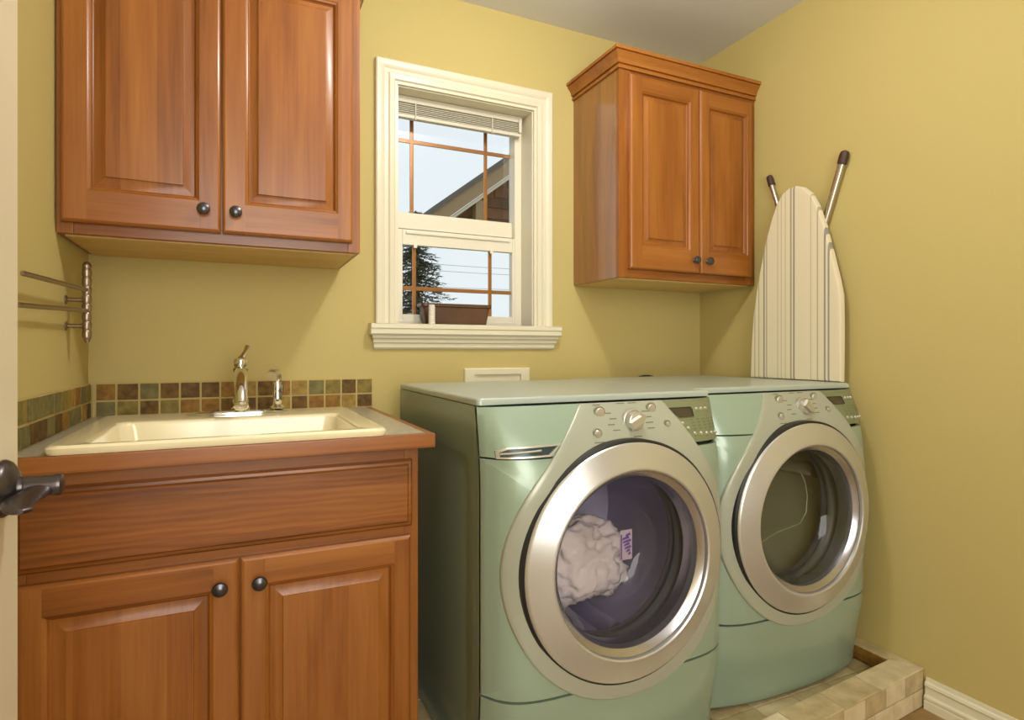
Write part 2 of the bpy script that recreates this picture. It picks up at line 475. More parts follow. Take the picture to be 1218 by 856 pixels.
# ---- raised mini blind
bl = thing('window_blind', 'white mini blind pulled up to the top of the window', 'blind', (0.79, D + .07, 1.985))
mb = MB(); mb.box(.535, 1.058, D + .062, D + .090, 2.028, 2.052, .002); mb.build('headrail', 'blind', bl)
for k in range(6):
    z = 2.0225 - k * .0068
    mb = MB(); loops = []
    for x in (.540, 1.052): loops.append([(x, D + .064 + .0245 * q / 4, z + .0016 * math.sin(PI * q / 4) + s) for s, rng in ((0, range(5)), (-.0022, range(4, -1, -1))) for q in rng])
    mb.loft(loops, True, True); mb.build('slat', 'blind', bl)
mb = MB(); mb.box(.540, 1.052, D + .065, D + .089, 1.972, 1.986, .003); mb.build('bottom_rail', 'blind', bl)
for x in (.612, .925):
    mb = MB(); mb.tube([(x, D + .060, 2.03), (x, D + .060, 1.966)], .0022, 6); mb.build('lift_cord', 'blind', bl)
mb = MB(); mb.box(1.040, 1.052, D + .054, D + .062, 1.985, 2.040, .002); mb.build('cord_lock', 'blind', bl)

# ---- brown pot and small ribbed cylinder on the sill
px0, px1, pyc = .622, .905, D + .045
pot = thing('planter', 'brown rectangular planter with a dark rim standing on the window sill', 'planter', ((px0 + px1) / 2, pyc, WZ0))
mb = MB()
L = [rrect(px0 + .020, px1 - .020, pyc - .026, pyc + .036, .014, WZ0 + .001), rrect(px0 + .006, px1 - .006, pyc - .031, pyc + .041, .016, WZ0 + .074),
     rrect(px0 + .016, px1 - .016, pyc - .024, pyc + .034, .012, WZ0 + .074), rrect(px0 + .026, px1 - .026, pyc - .018, pyc + .028, .010, WZ0 + .02)]
mb.loft(L, True, True); mb.build('pot_body', 'pot', pot)
mb = MB()
L = [rrect(px0 + .005, px1 - .005, pyc - .032, pyc + .042, .016, WZ0 + .066), rrect(px0, px1, pyc - .035, pyc + .045, .018, WZ0 + .069), rrect(px0, px1, pyc - .035, pyc + .045, .018, WZ0 + .080),
     rrect(px0 + .014, px1 - .014, pyc - .026, pyc + .036, .012, WZ0 + .080), rrect(px0 + .016, px1 - .016, pyc - .024, pyc + .034, .012, WZ0 + .066)]
mb.loft(L + [L[0]]); rim_ = mb.build('pot_rim', 'pot', pot); rim_['label'] = 'dark raised rim of the brown planter'
mb = MB(); prof = [(.010, 0)]
for k in range(9): prof += [(.0125, .002 + k * .0072), (.0125, .006 + k * .0072), (.0105, .0075 + k * .0072)]
prof += [(.012, .068), (.009, .072)]
mb.lathe((.652, D - .012, WZ0), (0, 0, 1), prof, 20)
tag(mb.build('ribbed_cylinder', 'white', loc=(.652, D - .012, WZ0)), 'small white ribbed cylinder standing before the left end of the planter', 'cylinder')

# ------------------------------------------------------------------ cabinets
def ring_rects(outer, rings):
    """rings: (inset left/right, inset bottom, inset top, y)"""
    x0, x1, z0, z1 = outer
    return [rect(x0 + i, x1 - i, z0 + b, z1 - t, y) for i, b, t, y in rings]
def cab_door(parent, x0, x1, z0, z1, yf, il, ir, ib, it, rw=.030, knob=None):
    """frame-and-raised-panel door; yf = front face; il.. = frame widths to the panel opening"""
    m = MB(); T = .020
    def lp(f, y, e=0):
        return rect(x0 + il * f + e, x1 - ir * f - e, z0 + ib * f + e, z1 - it * f - e, y)
    L = [lp(0, yf + T), lp(0, yf + .006), lp(0, yf + .002, .003), lp(0, yf, .007)]
    L += [lp(1, yf, -.010), lp(1, yf + .0025, -.007), lp(1, yf + .004, -.003), lp(1, yf + .0105, 0), lp(1, yf + .012, .002)]
    n = 4; i = len(m.v)
    for l in L: m.v += l
    for k in range(len(L) - 1):
        if k == 3:      # flat face: stiles run through, rails butt between them
            (ax0, _, az0), (ax1, _, az1) = L[3][0], L[3][2]; (bx0, _, bz0), (bx1, _, bz1) = L[4][0], L[4][2]
            for q, mi in ((rect(ax0, bx0, az0, az1, yf), 0), (rect(bx1, ax1, az0, az1, yf), 0), (rect(bx0, bx1, az0, bz0, yf), 1), (rect(bx0, bx1, bz1, az1, yf), 1)): m.face(q, mi)
            continue
        for j in range(4):
            a = i + k * n + j; b = i + k * n + (j + 1) % n
            m.f.append((a, b, b + n, a + n)); m.m.append(1 if j in (0, 2) else 0)
    d = m.build('door', ['wood_v', 'wood_h'], parent, smooth=25, weld=True)
    m = MB()
    a, b, c, e = x0 + il, x1 - ir, z0 + ib, z1 - it
    R = [rect(a - .004, b + .004, c - .004, e + .004, yf + .0125), rect(a + .006, b - .006, c + .006, e - .006, yf + .0125),
         rect(a + rw - .004, b - rw + .004, c + rw - .004, e - rw + .004, yf + .006), rect(a + rw - .003, b - rw + .003, c + rw - .003, e - rw + .003, yf + .0025),
         rect(a + rw, b - rw, c + rw, e - rw, yf + .002)]
    m.loft(R, False, True)
    m.build('raised_panel', 'wood_v', d, smooth=25)
    if knob:
        m = MB()
        m.lathe((knob[0], yf, knob[1]), (0, -1, 0), [(.009, 0), (.008, .002), (.0055, .005), (.0055, .011), (.010, .014), (.0148, .017), (.0155, .0195), (.0135, .0235), (.008, .0262), (.002, .027)], 24)
        m.build('knob', 'knob', d)
    return d

CROWN = [(-.004, .000), (.007, .000), (.008, .009), (.003, .011), (.003, .016), (.011, .017), (.012, .025), (.016, .034), (.023, .043), (.029, .050), (.026, .0515), (.026, .0545), (.034, .055), (.034, .066), (.030, .070), (-.004, .070)]
def crown(parent, path, z):
    m = MB(); sweep(m, path, [(o, z + h) for o, h in CROWN]); return m.build('crown_moulding', 'wood_h', parent, smooth=18)

# -- wall cabinet above the sink
ux0, ux1, uy, uz0, uz1 = XL + .001, .329, 1.743, 1.386, 2.150
c1 = thing('wall_cabinet', 'larger cherry wood wall cabinet with two raised-panel doors hung above the sink', 'cabinet', ((ux0 + ux1) / 2, D, uz0))
mb = MB(); mb.box(ux0, ux1, uy + .018, D - .001, uz0, uz1, .001, 0)
mb.build('carcass', 'wood_v', c1)
mb = MB(); mb.box(ux0 + .014, ux1 - .014, uy + .02, D - .003, uz0 - .004, uz0 + .002); mb.build('bottom_panel', 'wood_bottom', c1)
mb = MB()
mb.box(ux0, ux0 + .034, uy, uy + .0185, uz0, uz1, .0015); mb.box(ux1 - .034, ux1, uy, uy + .0185, uz0, uz1, .0015)
mb.box(ux0 + .034, ux1 - .034, uy + .0003, uy + .0185, uz0, uz0 + .035, .0015, 1); mb.box(ux0 + .034, ux1 - .034, uy + .0003, uy + .0185, uz1 - .04, uz1, .0015, 1)
mb.box(-.05, -.015, uy + .0006, uy + .0185, uz0 + .035, uz1 - .04)
mb.build('face_frame', ['wood_v', 'wood_h'], c1)
cab_door(c1, -.377, -.0345, 1.412, 2.145, uy - .0205, .063, .060, .088, .066, .030, (-.074, 1.467))
cab_door(c1, -.0305, .305, 1.412, 2.145, uy - .0205, .064, .051, .088, .066, .026, (.001, 1.466))
crown(c1, [(ux1, D - .001, 1, 0), (ux1, uy, 1, -1), (ux0, uy, 0, -1)], 2.140)

# -- wall cabinet right of the window
vx0, vx1, vy, vz0, vz1 = 1.262, XR - .001, 1.777, 1.371, 2.135
c2 = thing('wall_cabinet', 'smaller cherry wood wall cabinet with crown moulding hung right of the window', 'cabinet', ((vx0 + vx1) / 2, D, vz0))
mb = MB(); mb.box(vx0, vx1, vy + .018, D - .001, vz0, vz1, .001); mb.build('carcass', 'wood_side', c2)
mb = MB(); mb.box(vx0 + .014, vx1 - .014, vy + .02, D - .003, vz0 - .004, vz0 + .002); mb.build('bottom_panel', 'wood_bottom', c2)
mb = MB()
mb.box(vx0, vx0 + .05, vy, vy + .0185, vz0, vz1, .0015); mb.box(vx1 - .05, vx1, vy, vy + .0185, vz0, vz1, .0015)
mb.box(vx0 + .05, vx1 - .05, vy + .0003, vy + .0185, vz0, vz0 + .035, .0015, 1); mb.box(vx0 + .05, vx1 - .05, vy + .0003, vy + .0185, vz1 - .04, vz1, .0015, 1)
mb.box(1.61, 1.65, vy + .0006, vy + .0185, vz0 + .035, vz1 - .04)
mb.build('face_frame', ['wood_v', 'wood_h'], c2)
cab_door(c2, 1.300, 1.627, 1.402, 2.112, vy - .0205, .062, .058, .094, .066, .026, (1.598, 1.449))
cab_door(c2, 1.631, 1.905, 1.402, 2.112, vy - .0205, .052, .036, .094, .066, .024, (1.664, 1.449))
crown(c2, [(vx0, D - .001, -1, 0), (vx0, vy, -1, -1), (vx1, vy, 0, -1)], 2.130)

# -- base cabinet
bx0, bx1, by, bz1 = XL + .001, .405, 1.405, .872
c3 = thing('base_cabinet', 'cherry wood sink base cabinet with false drawer front and two doors on the floor', 'cabinet', ((bx0 + bx1) / 2, D, 0))
mb = MB(); t = .018
mb.box(bx0, bx0 + t, by + .018, D - .001, .0, bz1); mb.box(bx1 - t, bx1, by + .018, D - .001, 0, bz1, .001)
mb.box(bx0 + t, bx1 - t, D - .012, D - .001, .1, bz1); mb.box(bx0 + t, bx1 - t, by + .018, D - .012, .1, .118)
mb.box(bx0 + t, bx1 - t, by + .07, by + .085, 0, .1)
mb.build('carcass', 'wood_v', c3)
mb = MB()
mb.box(bx0, bx0 + .03, by, by + .0185, .1, bz1, .0015); mb.box(bx1 - .034, bx1, by, by + .0185, .1, bz1, .0015)
for z0, z1 in ((.828, bz1), (.650, .695), (.1, .14)): mb.box(bx0 + .03, bx1 - .034, by + .0003, by + .0185, z0, z1, .001, 1)
mb.box(-.012, .028, by + .0006, by + .0185, .14, .65)
mb.build('face_frame', ['wood_v', 'wood_h'], c3)
mb = MB(); yf = by - .0205
x0, x1, z0, z1 = -.377, .387, .681, .841
R = [rect(x0, x1, z0, z1, yf + .02), rect(x0, x1, z0, z1, yf + .009), rect(x0 + .004, x1 - .004, z0 + .004, z1 - .004, yf + .005), rect(x0 + .010, x1 - .010, z0 + .010, z1 - .010, yf + .004),
     rect(x0 + .014, x1 - .014, z0 + .014, z1 - .014, yf)]
mb.loft(R, True, True); mb.build('drawer_front', 'wood_c', c3, smooth=25)
cab_door(c3, -.377, .0065, .125, .659, yf, .056, .058, .070, .070, .030, (-.029, .606))
cab_door(c3, .0105, .382, .125, .659, yf, .058, .050, .070, .070, .030, (.047, .606))

# ------------------------------------------------------------------ countertop, sink, faucet
kx0, kx1, ky0, kz0, kz1 = XL + .0005, .434, 1.357, .873, .905
sx0, sx1, sy0, sy1 = -.327, .322, 1.362, 1.955
ct = thing('countertop', 'grey-tan laminate countertop with cherry wood edge around the sink', 'countertop', ((kx0 + kx1) / 2, D, kz0))
mb = MB(); e = .02
hx0, hx1, hy0, hy1 = sx0 + .028, sx1 - .028, sy0 + .026, sy1 - .03
mb.box(kx0, hx0, ky0 + e, D - .0005, kz0, kz1); mb.box(hx1, kx1 - e, ky0 + e, D - .0005, kz0, kz1)
mb.box(hx0, hx1, ky0 + e, hy0, kz0, kz1); mb.box(hx0, hx1, hy1, D - .0005, kz0, kz1)
mb.build('laminate_top', 'laminate', ct)
mb = MB(); mb.box(kx0, kx1, ky0, ky0 + e - .0002, kz0 - .002, kz1 - .0003, .002); mb.build('front_edge', 'wood_h', ct)
mb = MB(); mb.box(kx1 - e + .0002, kx1, ky0 + e, D - .0005, kz0 - .002, kz1 - .0003, .002); mb.build('end_edge', 'wood_y', ct)

sk = thing('sink', 'cream drop-in utility sink set into the countertop', 'sink', ((sx0 + sx1) / 2, (sy0 + sy1) / 2, kz1))
zr = kz1 + .018
ix0, ix1, iy0, iy1 = -.262, .262, 1.405, 1.765
mb = MB()
L = [rrect(sx0 + .003, sx1 - .003, sy0 + .003, sy1 - .003, .022, kz1 + .0004), rrect(sx0, sx1, sy0, sy1, .025, kz1 + .006), rrect(sx0, sx1, sy0, sy1, .025, zr - .005),
     rrect(sx0 + .006, sx1 - .006, sy0 + .006, sy1 - .006, .022, zr), rrect(ix0 - .012, ix1 + .012, iy0 - .012, iy1 + .012, .03, zr - .001),
     rrect(ix0 - .004, ix1 + .004, iy0 - .004, iy1 + .004, .032, zr - .004), rrect(ix0, ix1, iy0, iy1, .034, zr - .012),
     rrect(ix0 + .02, ix1 - .02, iy0 + .02, iy1 - .02, .05, kz1 - .17), rrect(ix0 + .045, ix1 - .045, iy0 + .045, iy1 - .045, .05, kz1 - .195)]
mb.loft(L, False, True); mb.build('basin', 'porcelain', sk, smooth=40)
mb = MB(); mb.lathe((0, 1.585, kz1 - .195), (0, 0, 1), [(.04, 0), (.042, .002), (.03, .004), (.01, .002)], 24); mb.build('drain', 'chrome', sk)

fx, fyy = .014, 1.868
fa = thing('faucet', 'chrome single-lever kitchen faucet on an oval plate behind the sink basin', 'faucet', (fx, fyy, zr))
mb = MB(); L = []
for s_, z in ((1, .0005), (1, .005), (.9, .009), (.2, .011)):
    L.append([(.008 + (.132 * s_) * math.copysign(abs(math.cos(2 * PI * j / 40)) ** .8, math.cos(2 * PI * j / 40)), fyy + .030 * s_ * math.sin(2 * PI * j / 40), zr + z) for j in range(40)])
mb.loft(L, True, True); mb.build('deck_plate', 'chrome', fa)
mb = MB(); mb.lathe((fx, fyy, zr + .010), (0, 0, 1), [(.026, 0), (.026, .004), (.022, .008), (.018, .014), (.021, .022), (.022, .028), (.018, .034), (.017, .050), (.017, .105), (.019, .110), (.021, .116), (.021, .120), (.018, .124), (.019, .130), (.020, .138), (.017, .146), (.008, .151)], 28)
mb.build('column', 'chrome', fa)
mb = MB()
mb.tube([(fx, fyy - .008, zr + .118), (fx, fyy - .05, zr + .118), (fx, fyy - .10, zr + .100), (fx, fyy - .14, zr + .070), (fx, fyy - .155, zr + .040)], [.014, .0165, .017, .0165, .0155], 18)
sp_ = mb.build('spout', 'chrome', fa)
mb = MB(); mb.lathe((fx, fyy - .155, zr + .041), (0, -.4, -1), [(.0155, 0), (.019, .003), (.019, .010), (.014, .016), (.010, .018)], 20); mb.build('aerator', 'chrome', sp_)
mb = MB(); mb.tube([(fx, fyy, zr + .155), (fx + .004, fyy + .006, zr + .162), (fx + .012, fyy + .020, zr + .176), (fx + .018, fyy + .034, zr + .190), (fx + .020, fyy + .040, zr + .194)], [.010, .008, .006, .008, .004], 14)
mb.build('lever_handle', 'chrome', fa)

ssx, ssy = .113, fyy
sy = thing('side_sprayer', 'short chrome side sprayer standing right of the faucet', 'sprayer', (ssx, ssy, zr + .01))
mb = MB(); mb.lathe((ssx, ssy, zr + .0112), (0, 0, 1), [(.022, 0), (.022, .003), (.016, .007), (.013, .010)], 22); mb.build('base_collar', 'chrome', sy)
mb = MB(); mb.lathe((ssx, ssy, zr + .0212), (0, 0, 1), [(.010, 0), (.0125, .008), (.0135, .020), (.0115, .034), (.0125, .040), (.0125, .052), (.011, .066), (.012, .072), (.010, .076)], 20); mb.build('grip', 'chrome', sy)
mb = MB(); mb.tube([(ssx, ssy, zr + .092), (ssx - .001, ssy - .004, zr + .104), (ssx - .006, ssy - .016, zr + .112), (ssx - .014, ssy - .034, zr + .110), (ssx - .018, ssy - .042, zr + .106)], [.010, .012, .014, .0165, .015], 18); mb.build('spray_head', 'nickel', sy)
mb = MB(); mb.box(ssx + .009, ssx + .015, ssy - .006, ssy + .006, zr + .055, zr + .080, .002); mb.build('trigger', 'knob', sy)

# ------------------------------------------------------------------ slate tile backsplashes
tz = [(.908, .951), (.956, 1.003)]
tx = [XL + .001, -.372, -.32, -.262, -.209, -.155, -.098, -.043, .013, .064, .115, .168, .222, .276, .330, .382, .438]
def tile(p, x0, x1, y0, y1, z0, z1, m, bev=.0015):
    mb = MB(); mb.box(x0, x1, y0, y1, z0, z1, bev); return mb.build('tile', m, p)
bs = thing('tile_backsplash', 'two-row brown slate tile strip on the back wall behind the sink', 'backsplash', (0, D, .906))
mb = MB(); mb.box(XL + .0105, .441, D - .006, D - .0005, .9055, 1.006); mb.build('grout', 'grout', bs)
random.seed(11)
for i in range(len(tx) - 1):
    for r, (z0, z1) in enumerate(tz):
        a, b = tx[i] + .003, tx[i + 1] - .003
        if i == 0: a = XL + .0115
        if b - a < .004: continue
        q = random.uniform(-.0012, .0012)
        tile(bs, a, b, D - .0095 + q, D - .0055, z0 + random.uniform(0, .001), z1, 'slate%d' % random.choice((0, 0, 1, 2, 4, 4, 5, 3)))
ls = thing('tile_backsplash', 'two-row mixed slate tile strip along the left wall beside the sink', 'backsplash', (XL, 1.7, .906))
mb = MB(); mb.box(XL + .0005, XL + .006, 1.355, D - .0105, .9055, 1.006); mb.build('grout', 'grout', ls)
ty = [D - .0105, 2.079, 2.020, 1.955, 1.888, 1.818, 1.752, 1.688, 1.625, 1.565, 1.505, 1.445, 1.385]
for i in range(len(ty) - 1):
    for r, (z0, z1) in enumerate(tz):
        a, b = ty[i + 1] + .003 + (.012 if r == 0 and i else 0), ty[i] - .003 + (.012 if r == 0 and i > 1 else 0)
        if b - a < .004: continue
        q = random.uniform(-.0012, .0012)
        tile(ls, XL + .0055, XL + .0095 + q, a, b, z0, z1 - random.uniform(0, .001), 'slate%d' % random.choice((0, 1, 2, 3, 3, 4, 5)))

# ------------------------------------------------------------------ swing-arm towel rack
rx, ry = -.345, 1.835
tr = thing('towel_rack', 'brushed metal swing-arm towel rack on the left wall above the sink', 'towel rack', (XL, ry, 1.13))
mb = MB(); prof = [(.004, -.012), (.007, -.008), (.0095, 0)]
z = 0
for k in range(8):
    prof += [(.0105, z + .002), (.0105, z + .016), (.0088, z + .019), (.0088, z + .021)]; z += .0225
prof += [(.010, z + .002), (.010, z + .008), (.006, z + .014), (.001, z + .016)]
mb.lathe((rx, ry, 1.135), (0, 0, 1), prof, 18); mb.build('post', 'rack', tr)
for zz in (1.165, 1.232):
    mb = MB(); mb.lathe((XL + .0003, ry, zz), (1, 0, 0), [(.011, 0), (.011, .003), (.0055, .006), (.0055, .036)], 16); mb.build('standoff', 'rack', tr)
for (za, zb, xb) in ((1.258, 1.244, -.352), (1.205, 1.186, -.358)):
    yb = 1.36
    dx, dz = xb - rx, zb - za
    mb = MB(); mb.tube([(rx, ry - .006, za), (rx + dx * .5, (ry + yb) / 2, (za + zb) / 2), (xb, yb, zb), (xb + dx * .02, yb - .006, zb)], [.0052, .0052, .0052, .003], 12)
    mb.build('swing_arm', 'rack', tr)

# ------------------------------------------------------------------ washer and dryer
HW, DP, MH = .345, .69, .925
DZ, DR = .540, .283      # door centre height and ring radius
SEAM, USEAM = .266, .792
def sm(t): t = max(0, min(1, t)); return t * t * (3 - 2 * t)
def F(x, z):
    k = max(0, min(1, (MH - z) / .22)); k = 1 - (1 - k) ** 2
    if z < SEAM: k *= .66 + .34 * sm(z / SEAM)
    e_ = .003 + .034 * k; B = .010 + .060 * k
    u = max(-1, min(1, x / HW))
    edge = (.010 + .018 * (1 - sm(z / SEAM))) * sm((abs(u) - .90) / .10)
    return -(e_ + B * (1 - abs(u) ** (7 if z > SEAM + .05 else 2.6 + 4.4 * sm(z / (SEAM + .05))))) + edge
def hull():
    pts = [(.318 * math.cos(a), DZ + .318 * math.sin(a)) for a in [2 * PI * k / 240 for k in range(240)]] + [(-.078, MH - .004), (.146, MH - .004)]
    pts.sort(); 
    def half(ps):
        h = []
        for p in ps:
            while len(h) > 1 and (h[-1][0] - h[-2][0]) * (p[1] - h[-2][1]) - (h[-1][1] - h[-2][1]) * (p[0] - h[-2][0]) <= 0: h.pop()
            h.append(p)
        return h
    a = half(pts); b = half(pts[::-1]); return a[:-1] + b[:-1]
HULL = hull()
def raycast(poly, th, c=(0, DZ)):
    dx, dz = math.cos(th), math.sin(th); best = None
    for i in range(len(poly)):
        (x1, z1), (x2, z2) = poly[i], poly[(i + 1) % len(poly)]
        ex, ez = x2 - x1, z2 - z1
        den = dx * ez - dz * ex
        if abs(den) < 1e-12: continue
        t = ((x1 - c[0]) * ez - (z1 - c[1]) * ex) / den
        s_ = ((x1 - c[0]) * dz - (z1 - c[1]) * dx) / den
        if t > 0 and -1e-9 <= s_ <= 1 + 1e-9 and (best is None or t > best): best = t
    return best
def hull_x(z, side):
    best = None
    for i in range(len(HULL)):
        (x1, z1), (x2, z2) = HULL[i], HULL[(i + 1) % len(HULL)]
        if (z1 - z) * (z2 - z) <= 0 and abs(z2 - z1) > 1e-9:
            x = x1 + (x2 - x1) * (z - z1) / (z2 - z1)
            if best is None or x * side > best * side: best = x
    return best

def machine(X, Y, Z, washer):
    name = 'washing_machine' if washer else 'tumble_dryer'
    label = 'sage green front-loading washing machine next to the sink cabinet, laundry behind its glass' if washer else 'sage green front-loading tumble dryer between the washing machine and the right wall'
    t = thing(name, label, 'washer' if washer else 'dryer', (X, Y + DP / 2, Z))
    W = lambda x, y, z: (X + x, Y + y, Z + z)
    def bx(m, x0, x1, y0, y1, z0, z1, bev=0, mi=0): m.box(X + x0, X + x1, Y + y0, Y + y1, Z + z0, Z + z1, bev, mi)
    def skin(fn, nu, nv, off=0.0):   # fn(u, v) -> (x, z)
        m = MB(); rows = []
        for j in range(nv + 1):
            row = []
            for i in range(nu + 1):
                x, z = fn(i / nu, j / nv); row.append(W(x, F(x, z) - off, z))
            rows.append(row)
        m.loft(rows, closed=False); return m
    # shell: side panels with a pressed recess, back, base
    m = MB()
    for s in (-1, 1):
        xo = s * HW
        ring = lambda y0, y1, z0, z1, d, r: [(X + xo - s * d, p[0], p[1]) for p in [(q[0], q[1]) for q in rrect(Y + y0, Y + y1, Z + z0, Z + z1, r, 0, 4)]]
        L = [ring(.0, DP, .006, .906, 0, .002), ring(.045, DP - .03, .05, .79, 0, .05), ring(.060, DP - .045, .065, .775, .010, .045), ring(.105, DP - .09, .11, .73, .010, .03), ring(.118, DP - .10, .122, .718, .004, .03)]
        m.loft(L, False, True)
        m.loft([ring(.0, DP, .006, .906, 0, .002), ring(.0, DP, .006, .906, .004, .002)])
    bx(m, -HW + .004, HW - .004, DP - .004, DP, .006, .906); bx(m, -HW + .004, HW - .004, .0, DP, .006, .012)
    m.build('body', 'green', t, smooth=50)
    # worktop
    m = MB()
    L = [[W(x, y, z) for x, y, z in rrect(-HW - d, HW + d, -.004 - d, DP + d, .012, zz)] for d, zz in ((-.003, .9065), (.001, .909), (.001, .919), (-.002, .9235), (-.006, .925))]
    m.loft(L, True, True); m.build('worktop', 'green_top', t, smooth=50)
    # main front skin with the door opening
    m = MB(); N = 160
    box_ = [(-HW, SEAM), (HW, SEAM), (HW, USEAM), (-HW, USEAM)]
    angs = sorted([2 * PI * k / N for k in range(N)] + [math.atan2(z - DZ, x) % (2 * PI) for x, z in box_])
    loops = []
    for q in (0, .15, .3, .45, .6, .7, .8, .88, .94, 1):
        l = []
        for th in angs:
            r1 = raycast(box_, th); r = .236 + (r1 - .236) * q
            x, z = r * math.cos(th), DZ + r * math.sin(th); l.append(W(x, F(x, z), z))
        loops.append(l)
    m.loft(loops); m.build('front_panel', 'green', t, smooth=40, rim=(0, .012, 0))
    # side returns closing the bowed front to the body
    for s in (-1, 1):
        m = MB(); zs = [.008 + (.905 - .008) * k / 40 for k in range(41)]
        m.loft([[W(s * HW, F(s * HW, z) + .004, z) for z in zs], [W(s * HW, .002, z) for z in zs]], closed=False)
        m.build('front_return', 'green', t)
    # kick panel
    m = skin(lambda u, v: (-HW + 2 * HW * u, .012 + (SEAM - .006 - .012) * v), 40, 12)
    m.build('kick_panel', 'green', t, smooth=50, rim=(0, .012, 0))
    # upper band: left panel (detergent drawer on the washer) and right control panel
    m = skin(lambda u, v: ((lambda z: (-HW + u * (hull_x(z, -1) + .02 + HW), z))(USEAM + .004 + (.905 - USEAM - .004) * v)), 18, 8)
    lp = m.build('drawer_front' if washer else 'upper_panel', 'green', t, smooth=50, rim=(0, .012, 0))
    m = skin(lambda u, v: ((lambda z: (hull_x(z, 1) - .02 + u * (HW - hull_x(z, 1) + .02), z))(USEAM + .010 + (.905 - USEAM - .010) * v)), 14, 8, .003)
    cp = m.build('control_panel', 'panel', t, smooth=50, rim=(0, .012, 0))
    if washer:   # recessed pull
        m = MB()
        o = [(-.322, .795), (-.205, .797), (-.172, .823), (-.300, .820), (-.322, .812)]
        o2 = [(-.315, .799), (-.208, .801), (-.182, .819), (-.298, .816), (-.315, .809)]
        def dens(p, n=8):
            q = []
            for i in range(len(p)):
                (x1, z1), (x2, z2) = p[i], p[(i + 1) % len(p)]
                q += [(x1 + (x2 - x1) * k / n, z1 + (z2 - z1) * k / n) for k in range(n)]
            return q
        def ol(p, off, sc_=1.0):
            cx_ = sum(q[0] for q in p) / len(p); cz_ = sum(q[1] for q in p) / len(p)
            return [W(cx_ + (x - cx_) * sc_, F(cx_ + (x - cx_) * sc_, cz_ + (z - cz_) * sc_) - off, cz_ + (z - cz_) * sc_) for x, z in dens(p)]
        m.loft([ol(o, -.003), ol(o, .0055), ol(o2, .0055), ol(o2, .0015)])
        pf = m.build('pull_frame', 'silver', lp, smooth=30)
        m = MB(); m.loft([ol(o2, .0022), ol(o2, .0022, .7), ol(o2, .0022, .4), ol(o2, .0022, .1)], False, True); m.build('pull_recess', 'handle_dark', lp)
        m = MB(); m.tube([W(x, F(x, z) - .005, z) for x, z in ((-.314, .8055), (-.30, .8065), (-.28, .8075), (-.26, .809), (-.24, .810), (-.225, .811))], .0026, 8); m.build('pull_lip', 'silver', lp)
    # silver fascia around the door
    m = MB(); N = 180
    extra = [math.atan2(z - DZ, x) % (2 * PI) for x, z in HULL if z > MH - .01]
    angs = sorted([2 * PI * k / N for k in range(N)] + extra)
    loops = []
    for q in (0, .2, .4, .6, .8, .95, 1):
        l = []
        for th in angs:
            r1 = raycast(HULL, th); r = .262 + (r1 - .262) * q
            x, z = r * math.cos(th), DZ + r * math.sin(th)
            z = min(z, .9055)
            l.append(W(x, F(x, z) - (.007 if q < .97 else .0045), z))
        loops.append(l)
    m.loft(loops); fs = m.build('fascia', 'fascia', t, smooth=40, rim=(0, .010, 0))
    # door: black gap, silver ring, polished bezel, glass bowl
    yd = F(0, DZ)
    cx = W(0, 0, DZ); ax = (0, -1, 0)
    def lathe(prof, n=96, **k):
        q = MB(); q.lathe(cx, ax, [(r, -y) for r, y in prof], n, **k)
        q.v = [(x, y + .010 * ((x - X) / HW) ** 2, z) for x, y, z in q.v]   # the door follows the bow of the front
        return q
    lathe([(.278, yd + .020), (.2855, yd + .016), (.2855, yd - .006), (.281, yd - .010), (.268, yd - .008), (.268, yd + .020)], cap0=False, cap1=False).build('door_gasket', 'black', t)
    ringp = [(.262, yd + .012), (.2785, yd + .008), (.2785, yd - .011), (.276, yd - .0145), (.2715, yd - .0165), (.226, yd - .033), (.2195, yd - .0335), (.216, yd - .031), (.2145, yd - .024)]
    rg = lathe(ringp, cap0=False, cap1=False).build('door_ring', 'ring', t, smooth=30)
    lathe([(.2145, yd - .0225), (.208, yd - .018), (.200, yd - .010), (.1965, yd + .004), (.195, yd + .020), (.194, yd + .034)], cap0=False, cap1=False).build('bezel', 'bezel', rg, smooth=30)
    lathe([(.199, yd - .001), (.194, yd + .012), (.186, yd + .040), (.172, yd + .085), (.150, yd + .122), (.120, yd + .138), (.06, yd + .146), (.0, yd + .148)] if washer else
          [(.199, yd - .001), (.194, yd + .006), (.180, yd + .030), (.160, yd + .060), (.120, yd + .078), (.06, yd + .086), (.0, yd + .088)], cap0=False, cap1=False).build('glass_bowl', 'bowl' if washer else 'bowl_d', rg, smooth=60)
    if not washer:   # moulded rib line of the inner lens
        m = MB(); pts = [(-.155, -.075), (-.06, -.058), (.045, -.042), (.074, -.012), (.080, .04), (.070, .085), (.052, .115)]
        m.tube([W(x, yd + .06 - .25 * max(0, abs(x) - .08), DZ + z) for x, z in pts], .0022, 8); m.build('lens_rib', 'panel', rg)
    # boot seal and drum
    ys = yd + .060
    lathe([(.235, yd + .02), (.222, ys - .01), (.205, ys), (.202, ys + .016), (.212, ys + .022), (.206, ys + .034), (.208, ys + .046), (.225, ys + .05)], cap0=False, cap1=False).build('boot_seal', 'gasket', t, smooth=60)
    lathe([(.212, ys + .048), (.258, ys + .066), (.258, yd + .46), (.10, yd + .50), (.0, yd + .50)], cap0=False, cap1=False).build('drum', 'drum' if washer else 'drum_d', t, smooth=40)
    for k in range(3):
        a = math.radians(45 + 120 * k) if washer else math.radians(20 + 120 * k)
        m = MB(); ca, sa = math.cos(a), math.sin(a)
        L = []
        for y in (yd + .15, yd + .42):
            L.append([W(r * ca - o * sa, y, DZ + r * sa + o * ca) for r, o in ((.257, -.030), (.228, -.010), (.224, 0), (.228, .010), (.257, .030))])
        m.loft(L, True, True); m.build('drum_baffle', 'drum' if washer else 'drum_d', t)
